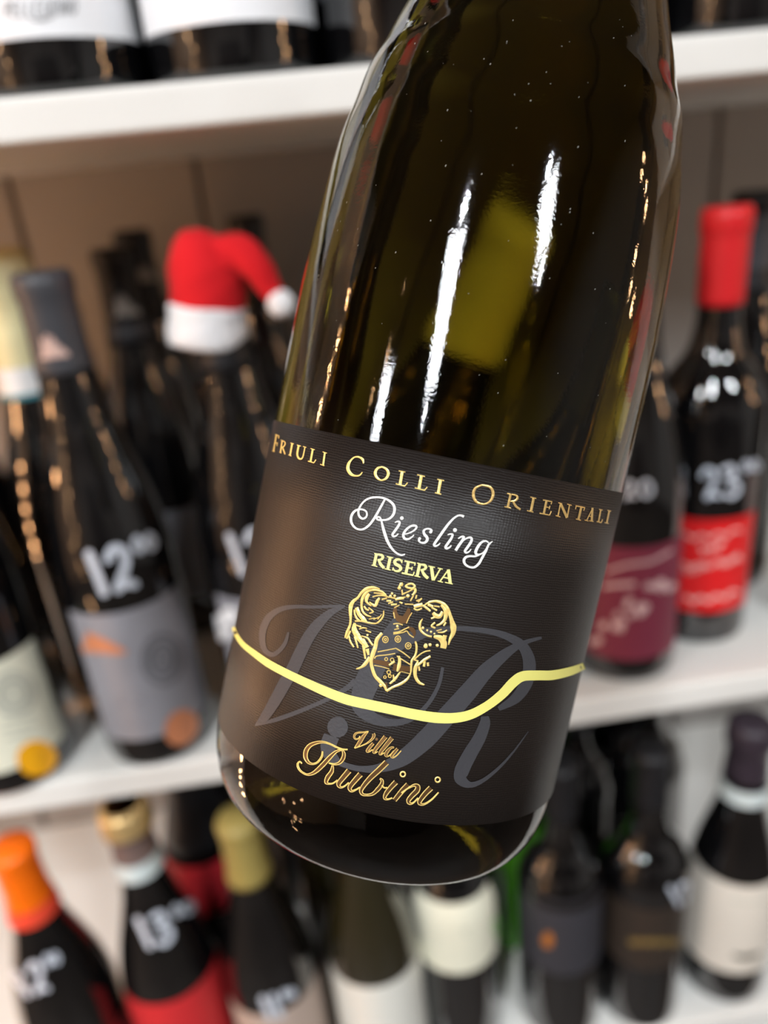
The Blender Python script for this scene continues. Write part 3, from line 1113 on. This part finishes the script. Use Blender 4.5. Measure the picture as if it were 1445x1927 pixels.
# monogram V.R, dull grey under everything
art('monogram', mono, .00003, [
    (440, 1120, 5.161, [
        ((20, 38, 42, 45, 52, 62, 72, 68, 50, 36, 30, 28, 18), 530, 360, 500, 460, 440, 540, 370, 577, 300, 530, 275, 430, 290, 310, 350, 205, 460, 135, 600, 112, 780, 115, 950, 108, 1080, 104),
        ((12, 70, 105, 115, 120, 125, 122, 112, 90, 8), 1082, 106, 940, 170, 820, 280, 730, 400, 650, 550, 570, 720, 480, 880, 390, 1040, 300, 1180, 205, 1268),
        ((14, 42, 42, 40, 42, 50, 60), 205, 1266, 400, 1212, 600, 1142, 800, 1060, 950, 990, 1100, 900, 1180, 830)]),
    (0, 0, 1, [
        ((8, 30, 42, 46, 38, 22, 14, 10, 8, 7, 6), 748, 1160, 738, 1190, 712, 1238, 690, 1285, 680, 1325, 700, 1350, 737, 1360, 775, 1352, 805, 1325, 825, 1290, 833, 1256),
        ((30, 30, 20, 11, 9, 11, 14, 19, 24, 24, 20, 8), 712, 1236, 745, 1213, 790, 1194, 830, 1185, 870, 1183, 920, 1188, 957, 1199, 984, 1217, 996, 1248, 990, 1285, 970, 1314, 938, 1334),
        ((5, 9, 19, 29, 34, 36, 36, 30, 17, 11, 10, 14), 1019, 1200, 985, 1210, 953, 1229, 915, 1262, 880, 1303, 840, 1348, 800, 1392, 757, 1427, 715, 1445, 680, 1447, 650, 1440, 630, 1430),
        ((30, 30, 26, 16), 624, 1385, 618, 1402, 620, 1418, 634, 1436)]),
    (680, 1150, 4.014, [
        ((55, 82, 95, 106, 112, 92, 45, 30, 22, 14, 5), 930, 795, 932, 850, 890, 960, 820, 1080, 760, 1200, 752, 1270, 822, 1312, 920, 1278, 1040, 1182, 1150, 1060, 1260, 910)]),
], label='large dull grey monogram V.R', dots=[(440, 1120, 5.161, [(1008, 1282, 102)])])

# yellow wave line
art('wave_line', yellow, .00006, [(0, 0, 1, [
    ((6, 8, 10, 12, 14, 15, 16, 18, 19, 19, 19, 19.5, 20, 19, 18, 17, 18, 19, 19, 18.5, 18, 16, 12),
     439, 1180, 444, 1194, 457, 1212.5, 478.8, 1230, 504, 1248, 537, 1266, 575.6, 1284.5, 614.4, 1302, 653, 1316.5, 692, 1325.5, 730, 1333.5, 778, 1344, 820, 1350.5, 855, 1351, 886, 1344.5, 917, 1328, 944, 1307, 966.5, 1283.5, 984, 1272.5, 1011, 1271, 1040, 1270.5, 1074, 1263, 1099, 1253)])], 'yellow wavy line', step=4)

# "Riesling"
art('riesling_lettering', white_p, .00009, [
    (650, 920, 9.633, [
        ((30, 40, 42, 40, 38, 34, 32, 38, 44, 46, 42, 34, 30, 30, 32, 34, 38, 40, 36, 32, 32, 34, 34, 34, 40, 46, 48, 42, 34, 30, 30, 30, 30, 30, 30),
         718, 182, 650, 310, 560, 470, 490, 580, 420, 665, 340, 722, 265, 737, 185, 710, 125, 645, 100, 570, 112, 480, 160, 410, 225, 375, 300, 372, 365, 400, 390, 455, 370, 515, 310, 540, 255, 500, 235, 440, 242, 370, 290, 280, 370, 200, 470, 160, 590, 152, 700, 170, 800, 220, 870, 290, 890, 370, 870, 460, 810, 530, 730, 562, 650, 565, 590, 560, 565, 535, 590, 508, 625, 520, 650, 568),
        ((24, 44, 52, 48, 40, 32, 28, 22), 648, 560, 675, 680, 712, 810, 762, 950, 832, 1070, 920, 1160, 1010, 1200, 1080, 1185),
        ((14, 25, 36, 42, 44, 40, 34, 28, 16), 895, 612, 940, 590, 982, 602, 965, 660, 905, 750, 852, 825, 872, 860, 918, 850, 958, 812),
        ((18, 22, 26, 32, 40, 34, 34, 40, 46, 46, 42, 32, 25, 16), 1075, 822, 1150, 802, 1240, 755, 1288, 700, 1270, 668, 1200, 670, 1120, 720, 1065, 790, 1048, 850, 1075, 900, 1140, 908, 1205, 872, 1242, 832)]),
    (780, 950, 9.633, [
        ((50, 42, 28, 28, 38, 48, 50, 48, 38, 28, 34, 50), 292, 495, 305, 462, 270, 437, 210, 438, 165, 475, 182, 540, 225, 590, 228, 640, 185, 685, 120, 685, 78, 650, 92, 612),
        ((46, 38, 28, 30, 40, 45, 46, 46, 42, 40, 30, 24, 12), 895, 215, 850, 195, 790, 195, 710, 245, 620, 340, 530, 460, 440, 590, 370, 690, 352, 730, 380, 748, 430, 728, 464, 692),
        ((14, 25, 38, 44, 46, 40, 30, 14), 598, 545, 640, 530, 688, 538, 670, 600, 610, 690, 560, 765, 585, 790, 635, 770, 668, 733),
        ((16, 30, 40, 46, 48, 48), 790, 612, 850, 578, 892, 582, 870, 640, 800, 740, 745, 828),
        ((12, 24, 36, 44, 46, 46, 42, 32, 24, 14), 830, 705, 920, 620, 1000, 592, 1035, 615, 1018, 680, 952, 780, 912, 838, 937, 868, 985, 850, 1027, 802),
        ((16, 30, 40, 50, 52, 42, 30, 24, 16), 1345, 690, 1290, 655, 1215, 680, 1148, 760, 1108, 850, 1122, 895, 1170, 902, 1250, 860, 1320, 760),
        ((14, 36, 42, 44, 44, 38, 32, 40, 48, 44, 34, 30, 30, 22), 1415, 662, 1345, 720, 1285, 850, 1225, 960, 1165, 1065, 1085, 1130, 1000, 1128, 920, 1080, 895, 1010, 930, 950, 1010, 930, 1100, 933, 1165, 905, 1215, 885)]),
], label='white script word Riesling', dots=[(650, 920, 9.633, [(1022, 530, 33)]), (780, 950, 9.633, [(732, 457, 35), (875, 215, 4), (92, 612, 26), (292, 492, 27)])])

# "RISERVA"
art('riserva_lettering', yellow_l, .00009, [(690, 1030, 8.028, [
    (43, 148, 95, 110, 275), (14, 112, 90, 172, 105), (15, 74, 266, 160, 290), ((24, 36, 44, 36, 20), 160, 106, 225, 118, 243, 148, 220, 182, 160, 192), ((30, 44, 40), 178, 185, 212, 258, 262, 313),
    (44, 355, 155, 318, 325), (15, 305, 140, 400, 160), (15, 268, 322, 362, 343),
    ((14, 24, 36, 44, 48, 48, 46, 34, 26, 14), 533, 236, 512, 192, 462, 183, 422, 212, 437, 250, 492, 284, 514, 322, 480, 357, 425, 352, 394, 310), (13, 538, 190, 528, 240), (13, 402, 300, 386, 350),
    (43, 632, 212, 590, 400), (20, 570, 205, 737, 240), (24, 528, 386, 702, 422), (18, 620, 308, 692, 322), (15, 735, 238, 722, 278), (15, 690, 292, 678, 348), (15, 700, 422, 718, 370),
    (43, 802, 250, 760, 437), (14, 764, 239, 832, 256), (15, 720, 428, 810, 450), ((24, 36, 44, 36, 20), 815, 258, 872, 268, 893, 298, 872, 330, 812, 344), ((30, 46, 44), 830, 338, 868, 410, 926, 468),
    ((44, 50, 44), 975, 292, 990, 390, 1004, 498), ((20, 24), 1112, 325, 1012, 498), (14, 930, 282, 1030, 303), (14, 1073, 312, 1148, 330),
    ((18, 22), 1228, 345, 1105, 517), ((46, 50, 46), 1232, 335, 1248, 440, 1262, 543), (17, 1158, 452, 1246, 472), (14, 1073, 508, 1152, 528), (14, 1182, 528, 1298, 554)])], 'yellow word RISERVA')

# "FRIULI COLLI ORIENTALI"
art('region_lettering', gold_lt, .00009, [
    (500, 800, 7.225, [
        (18, 145, 130, 105, 355), (12, 128, 128, 180, 148), (9, 180, 146, 172, 182), (11, 130, 235, 160, 250), (8, 160, 235, 150, 288), (10, 88, 350, 122, 360),
        (18, 222, 215, 200, 372), ((12, 14, 16, 12), 225, 212, 258, 228, 262, 262, 240, 293, 215, 300), (17, 228, 300, 262, 397), (9, 183, 366, 214, 380), (9, 203, 203, 235, 212),
        (23, 360, 245, 330, 408), (10, 334, 240, 382, 256), (11, 308, 402, 348, 420),
        ((27, 26, 24, 18, 15), 448, 275, 428, 395, 455, 455, 500, 440, 533, 298), (11, 422, 268, 478, 285), (11, 506, 290, 552, 302),
        (26, 640, 325, 608, 497), (11, 608, 316, 667, 336), (15, 575, 488, 655, 512), (13, 655, 512, 682, 468),
        (25, 804, 370, 780, 542), (12, 772, 362, 832, 382), (12, 740, 532, 797, 552),
        ((14, 34, 24, 20, 24, 40, 46, 42, 24, 20, 14), 1328, 522, 1318, 468, 1270, 435, 1210, 435, 1160, 475, 1125, 530, 1118, 600, 1155, 662, 1215, 688, 1275, 682, 1313, 640)]),
    (640, 840, 6.568, [
        ((18, 28, 36, 28, 18, 28, 36, 28, 18), 520, 253, 575, 285, 595, 340, 567, 395, 508, 418, 455, 385, 433, 328, 462, 272, 520, 253),
        (34, 768, 310, 740, 475), (12, 722, 302, 806, 318), (14, 688, 462, 800, 492), (13, 800, 490, 834, 448),
        (34, 1005, 360, 975, 520), (12, 952, 351, 1048, 372), (14, 922, 512, 1045, 543), (13, 1045, 542, 1077, 503),
        (34, 1242, 415, 1213, 577), (12, 1200, 406, 1283, 424), (14, 1172, 572, 1248, 592)])], 'gold small capitals FRIULI COLLI', ridge=.00004)
art('region_lettering', gold, .00009, [
    (860, 880, 4.661, [
        ((12, 20, 25, 20, 12, 20, 25, 20, 12), 218, 153, 290, 172, 316, 225, 295, 290, 235, 320, 168, 298, 143, 240, 160, 182, 218, 153),
        (20, 470, 232, 444, 350), (9, 438, 226, 482, 236), (10, 416, 342, 472, 355), ((10, 16, 20, 16, 10), 478, 234, 520, 245, 530, 268, 508, 290, 465, 296), ((16, 20, 16), 490, 295, 516, 338, 556, 368),
        (22, 672, 264, 648, 384), (9, 642, 258, 694, 271), (10, 613, 377, 669, 390),
        (20, 785, 290, 760, 406), (11, 753, 284, 833, 299), (11, 723, 400, 812, 417), (9, 775, 345, 815, 351), (9, 832, 295, 825, 322), (10, 812, 417, 827, 382), (8, 815, 335, 808, 364),
        (12, 907, 315, 885, 427), ((20, 24), 908, 315, 965, 440), (12, 987, 326, 966, 438), (9, 888, 308, 922, 318), (9, 865, 421, 906, 433), (9, 965, 320, 1005, 331),
        (20, 1090, 345, 1064, 457), (11, 1040, 335, 1122, 352), (9, 1046, 335, 1038, 365), (9, 1120, 350, 1110, 378), (9, 1042, 450, 1086, 462),
        (9, 1190, 355, 1136, 464), ((18, 20), 1188, 352, 1180, 470), (7, 1155, 425, 1185, 433), (8, 1119, 460, 1152, 469), (8, 1158, 466, 1197, 473),
        (14, 1260, 370, 1240, 477), (8, 1245, 366, 1277, 373), (10, 1224, 472, 1265, 483), (9, 1265, 482, 1276, 453),
        (15, 1335, 378, 1312, 487), (8, 1318, 374, 1352, 382), (8, 1293, 482, 1330, 490)])], 'gold small capitals ORIENTALI', ridge=.00004)

# "Villa Rubini": dark bronze faces between bright gold outlines
RUB = [(550, 1380, 9.03, [
    ((10, 22, 20, 20, 40, 60, 66, 56, 40, 24, 20, 18, 14, 10), 515, 305, 498, 400, 430, 490, 345, 520, 268, 488, 225, 400, 238, 290, 305, 205, 415, 160, 530, 150, 650, 185, 760, 240, 860, 272, 940, 275),
    ((12, 34, 60, 66, 58, 38, 20, 20, 24, 18, 12, 10), 840, 280, 745, 312, 640, 405, 530, 525, 420, 632, 325, 690, 235, 697, 140, 640, 95, 565, 98, 508, 130, 482, 162, 515),
    ((12, 44, 56, 42, 20, 8), 845, 280, 876, 345, 862, 425, 805, 500, 715, 525, 618, 505),
    ((18, 58, 66, 48, 20, 12, 8), 685, 545, 668, 650, 600, 750, 575, 830, 612, 856, 690, 850, 768, 795),
    ((84, 76, 70, 30, 14, 10), 965, 635, 875, 740, 790, 850, 805, 912, 872, 908, 962, 838),
    ((84, 76, 66, 28, 14, 10), 1160, 695, 1065, 800, 978, 915, 1005, 982, 1082, 958, 1152, 915)]),
    (680, 1400, 9.03, [
    ((88, 84, 78, 66, 54, 36, 24, 40, 60, 58, 34, 14), 430, 312, 300, 440, 160, 570, 55, 690, -5, 790, 15, 852, 90, 868, 190, 850, 275, 775, 338, 695, 352, 620, 312, 590),
    ((10, 12, 10), 345, 705, 390, 745, 440, 742),
    ((78, 70, 64, 38, 16, 10), 588, 648, 500, 740, 422, 840, 395, 918, 445, 942, 525, 918),
    ((80, 76, 66), 795, 690, 690, 800, 562, 958),
    ((10, 12, 34, 72, 78, 72, 62, 34, 16, 10), 680, 832, 800, 750, 900, 702, 955, 725, 945, 792, 860, 880, 800, 960, 818, 1012, 882, 1000, 962, 918),
    ((84, 76, 66, 34, 20, 16, 8), 1182, 748, 1080, 850, 990, 975, 1005, 1024, 1082, 1018, 1200, 940, 1312, 822)])]
VIL = [(655, 1360, 13.136, [
    ((10, 20, 26, 34, 38, 30, 26, 22), 290, 330, 265, 385, 200, 408, 152, 368, 168, 290, 240, 248, 380, 236, 505, 220),
    ((14, 70, 84, 72, 10), 485, 228, 385, 330, 300, 462, 230, 562, 158, 632),
    ((12, 14, 26, 44, 68, 50), 160, 630, 320, 576, 480, 500, 598, 402, 638, 318, 622, 268),
    ((56, 70, 62, 24, 10), 622, 508, 540, 602, 472, 700, 522, 716, 604, 662),
    ((96, 86, 70, 24, 10), 925, 345, 800, 502, 645, 700, 655, 752, 732, 712),
    ((96, 86, 70, 24, 10), 1085, 375, 950, 542, 798, 735, 805, 790, 892, 742),
    ((24, 44, 74, 66, 26, 12, 8), 1135, 612, 1058, 622, 965, 715, 932, 800, 980, 832, 1045, 790, 1130, 690),
    ((54, 64, 56, 28, 16, 8), 1222, 642, 1150, 725, 1075, 825, 1112, 862, 1200, 812, 1312, 692)])]
art('producer_lettering', bronze, .00009, RUB, 'dark bronze faces of the word Rubini', ridge=0)
art('producer_lettering', mat('copper_foil', (.46, .26, .11), .32, metal=.75), .00009, VIL, 'copper faces of the word Villa', dots=[(655, 1360, 13.136, [(702, 408, 34)])])
ink = Ink(on_label, 1.2)
for ox, oy, s, strokes in RUB:
    for st in strokes:
        ink.edges(st[0], 1.9, *st[1:], ox=ox, oy=oy, s=s, ridge=.00008, off=.00012)
for ox, oy, s, strokes in VIL:
    for st in strokes:
        ink.edges(st[0], 1.2, *st[1:], ox=ox, oy=oy, s=s, ridge=.00006, off=.00012)
for x_, y_ in ((705, 515), (1297, 608)):
    ink.stroke(26, *[c for k_ in range(11) for c in (x_ + 42 * math.cos(k_ * PI / 5), y_ + 42 * math.sin(k_ * PI / 5))], ox=680, oy=1400, s=9.03, ridge=.00008, off=.00012)
ink.build('lettering_outline', gold_lt, lab, 'bright gold outlines of Villa Rubini')

# crest
CREST = [
    (640, 1090, 12.04, [
        ((20, 46, 56, 50, 44, 60, 80, 60, 44, 44, 50, 26), 900, 222, 750, 185, 600, 212, 480, 310, 400, 420, 300, 500, 245, 600, 232, 750, 238, 900, 220, 1050, 155, 1200, 112, 1330),
        ((24, 36, 38, 40, 56, 56, 42, 36, 36, 20), 1050, 372, 950, 285, 800, 245, 660, 262, 560, 335, 500, 450, 485, 600, 512, 730, 592, 810, 705, 852),
        ((46, 70, 40, 20), 660, 330, 600, 430, 605, 520, 705, 605), (26, 760, 310, 900, 322, 1030, 362), (26, 735, 402, 850, 372, 1000, 375, 1110, 415),
        ((20, 50, 60, 36), 660, 515, 790, 600, 840, 500, 895, 425), (34, 540, 610, 590, 680, 650, 705), (26, 640, 640, 700, 690, 750, 740, 660, 772),
        ((26, 34, 40, 26), 320, 690, 335, 800, 380, 890, 440, 935), ((70, 70, 80, 30), 370, 640, 430, 790, 520, 890, 600, 965),
        ((30, 34, 32, 28, 34, 30, 20), 330, 950, 500, 950, 640, 985, 800, 1002, 900, 945, 975, 835, 988, 710),
        (20, 650, 905, 790, 880), (20, 755, 912, 885, 855), (20, 850, 912, 940, 800),
        ((26, 34), 350, 1035, 475, 1080), ((24, 30, 20), 430, 1130, 520, 1100, 610, 1115), ((22, 30), 575, 1155, 700, 1205),
        ((40, 100, 110, 90, 70), 330, 990, 320, 1140, 390, 1280, 480, 1400, 600, 1530),
        ((20, 34, 34, 30), 480, 1285, 620, 1335, 680, 1420, 740, 1500), ((30, 34, 28), 195, 1280, 235, 1420, 310, 1540), ((30, 36, 26), 325, 1300, 370, 1440, 405, 1560), ((34, 34), 235, 1170, 150, 1350),
        (30, 940, 460, 1060, 430), (34, 1050, 490, 1155, 492), (28, 1090, 552, 1200, 515), (34, 1150, 580, 1285, 568), ((30, 44), 1270, 460, 1445, 425), ((30, 26), 1100, 400, 1300, 450)]),
    (740, 1090, 11.115, [
        ((20, 40, 30), 95, 200, 150, 120, 200, 80), (34, 250, 160, 300, 110, 390, 95, 450, 150, 400, 190, 310, 180, 260, 150), ((40, 44, 34), 450, 190, 460, 260, 400, 340),
        (26, 195, 315, 340, 248, 430, 195), (26, 180, 220, 195, 330), ((46, 40, 14), 40, 425, 150, 395, 265, 372), (26, 420, 345, 360, 455), (26, 490, 330, 470, 410), ((24, 34), 125, 475, 190, 505),
        (22, 240, 520, 420, 528), (26, 480, 455, 560, 430), (24, 520, 480, 600, 400), ((60, 66), 430, 570, 610, 530), ((26, 30, 26), 425, 610, 500, 645, 600, 610), ((34, 40, 30), 615, 545, 700, 605, 775, 670),
        ((20, 34, 40, 50, 60, 56, 54, 86, 120, 70, 44, 14), 650, 545, 760, 480, 900, 462, 1040, 512, 1130, 610, 1190, 760, 1225, 880, 1255, 1000, 1250, 1120, 1190, 1250, 1155, 1375),
        (44, 720, 530, 830, 575), (24, 850, 560, 970, 578), (30, 800, 590, 912, 655), ((40, 56, 70, 52, 36, 24), 1000, 540, 1078, 640, 1098, 760, 1068, 860, 980, 940, 900, 968),
        ((50, 80, 70, 46), 830, 700, 890, 765, 975, 770, 1032, 680), (30, 790, 825, 862, 795), (30, 872, 905, 800, 980, 880, 1022), (30, 1105, 900, 1055, 975), (20, 900, 1082, 1012, 1050), ((20, 30, 22), 930, 1112, 1040, 1110, 1125, 1065),
        ((16, 40, 42, 34, 30, 34), 612, 825, 560, 930, 560, 1035, 618, 1118, 715, 1180, 805, 1202),
        ((40, 100, 112, 100), 845, 1200, 985, 1235, 1055, 1340, 1040, 1445), ((70, 50), 1080, 1170, 1060, 1310),
        (18, 392, 700, 330, 800, 275, 925), (20, 0, 940, 100, 928, 200, 960), (22, 0, 1120, 120, 1100, 250, 1040, 330, 1000), (20, 0, 1148, 200, 1115, 280, 1085, 340, 1160, 430, 1220), ((18, 22), 20, 1055, 120, 1030), (20, 20, 600, 130, 540), (20, 5, 690, 30, 820)]),
    (670, 1190, 10.32, [
        ((44, 60, 62, 70, 52, 52, 52, 60, 44, 30), 505, 15, 405, 140, 375, 280, 322, 430, 292, 560, 315, 700, 372, 850, 470, 955, 550, 1040, 590, 1135),
        ((40, 36, 44, 38, 22, 34, 34, 32, 34, 26), 590, 1140, 720, 1062, 860, 1002, 985, 915, 1058, 790, 1072, 640, 1085, 545, 1155, 430, 1175, 280, 1150, 175),
        (18, 418, 380, 600, 345, 780, 310), (18, 358, 512, 400, 462, 580, 440, 760, 410), (20, 780, 315, 920, 400, 1050, 500), (20, 790, 460, 920, 545, 1050, 625),
        (16, 350, 640, 500, 670, 645, 710), (14, 872, 762, 1040, 802), ((30, 50, 56, 30), 830, 455, 845, 560, 830, 660, 800, 760), ((30, 40), 640, 640, 750, 560),
        ((20, 40, 30), 862, 765, 770, 890, 655, 1000), ((24, 34), 720, 820, 742, 950),
        ((50, 60, 34, 20), 265, 480, 180, 610, 90, 682, 0, 712), ((46, 26), 140, 250, 180, 515), ((60, 34), 215, 320, 240, 440), ((60, 90), 120, 130, 200, 300),
        ((34, 62, 52, 46, 20), 1205, 570, 1150, 700, 1152, 850, 1220, 970, 1325, 1020), (22, 1130, 530, 1240, 430, 1345, 372, 1445, 355), ((30, 46, 34), 1200, 640, 1320, 540, 1445, 465), (38, 1332, 560, 1318, 665), (36, 1392, 585, 1400, 655), (28, 1218, 660, 1232, 745), (24, 1120, 530, 1210, 560)])]
for cx_, cy_ in ((570, 140), (812, 132), (1012, 262)):
    CREST[2][3].append((16, *[c for k_ in range(11) for c in (cx_ + 55 * math.cos(k_ * PI / 5), cy_ + 60 * math.sin(k_ * PI / 5))]))
    CREST[2][3].append((16, *[c for k_ in range(8) for c in (cx_ + 22 * math.cos(k_ * PI / 3.5), cy_ + 24 * math.sin(k_ * PI / 3.5))]))
for cx_, cy_, r_ in ((636, 775, 36), (560, 870, 26), (655, 850, 30), (700, 535, 34), (585, 520, 30)):
    CREST[2][3].append((16, *[c for k_ in range(9) for c in (cx_ + r_ * math.cos(k_ * PI / 4), cy_ + r_ * math.sin(k_ * PI / 4))]))
art('crest', gold_lt, .00012, CREST, 'embossed gold coat of arms', ridge=.00009, fat=1.22, dots=[
    (640, 1090, 12.04, [(620, 1265, 26), (1140, 382, 30), (1175, 325, 28), (1235, 378, 30), (520, 920, 44), (1385, 120, 44), (1340, 200, 40)]),
    (740, 1090, 11.115, [(305, 350, 36), (85, 985, 28), (620, 1020, 28), (710, 1070, 22), (790, 1102, 24), (680, 1380, 36), (770, 1372, 32), (920, 1385, 32), (860, 1140, 20)]),
    (670, 1190, 10.32, [(480, 1030, 34), (1350, 270, 40)])])
art('crest_field', bronze, .00010, [
    (740, 1090, 11.115, [((60, 100, 110, 40), 40, 600, 40, 720, 110, 830, 200, 930), ((60, 110, 120, 90), 330, 610, 300, 720, 240, 820, 220, 920), ((90, 130), 110, 790, 220, 860), ((50, 96, 70, 20), 320, 1010, 400, 1060, 440, 1130, 425, 1205)]),
    (670, 1190, 10.32, [((70, 96, 100), 330, 560, 480, 590, 650, 630), ((130, 120, 96), 720, 670, 880, 700, 1060, 715), ((90, 40), 560, 990, 600, 1090)])], 'copper fields of the coat of arms')
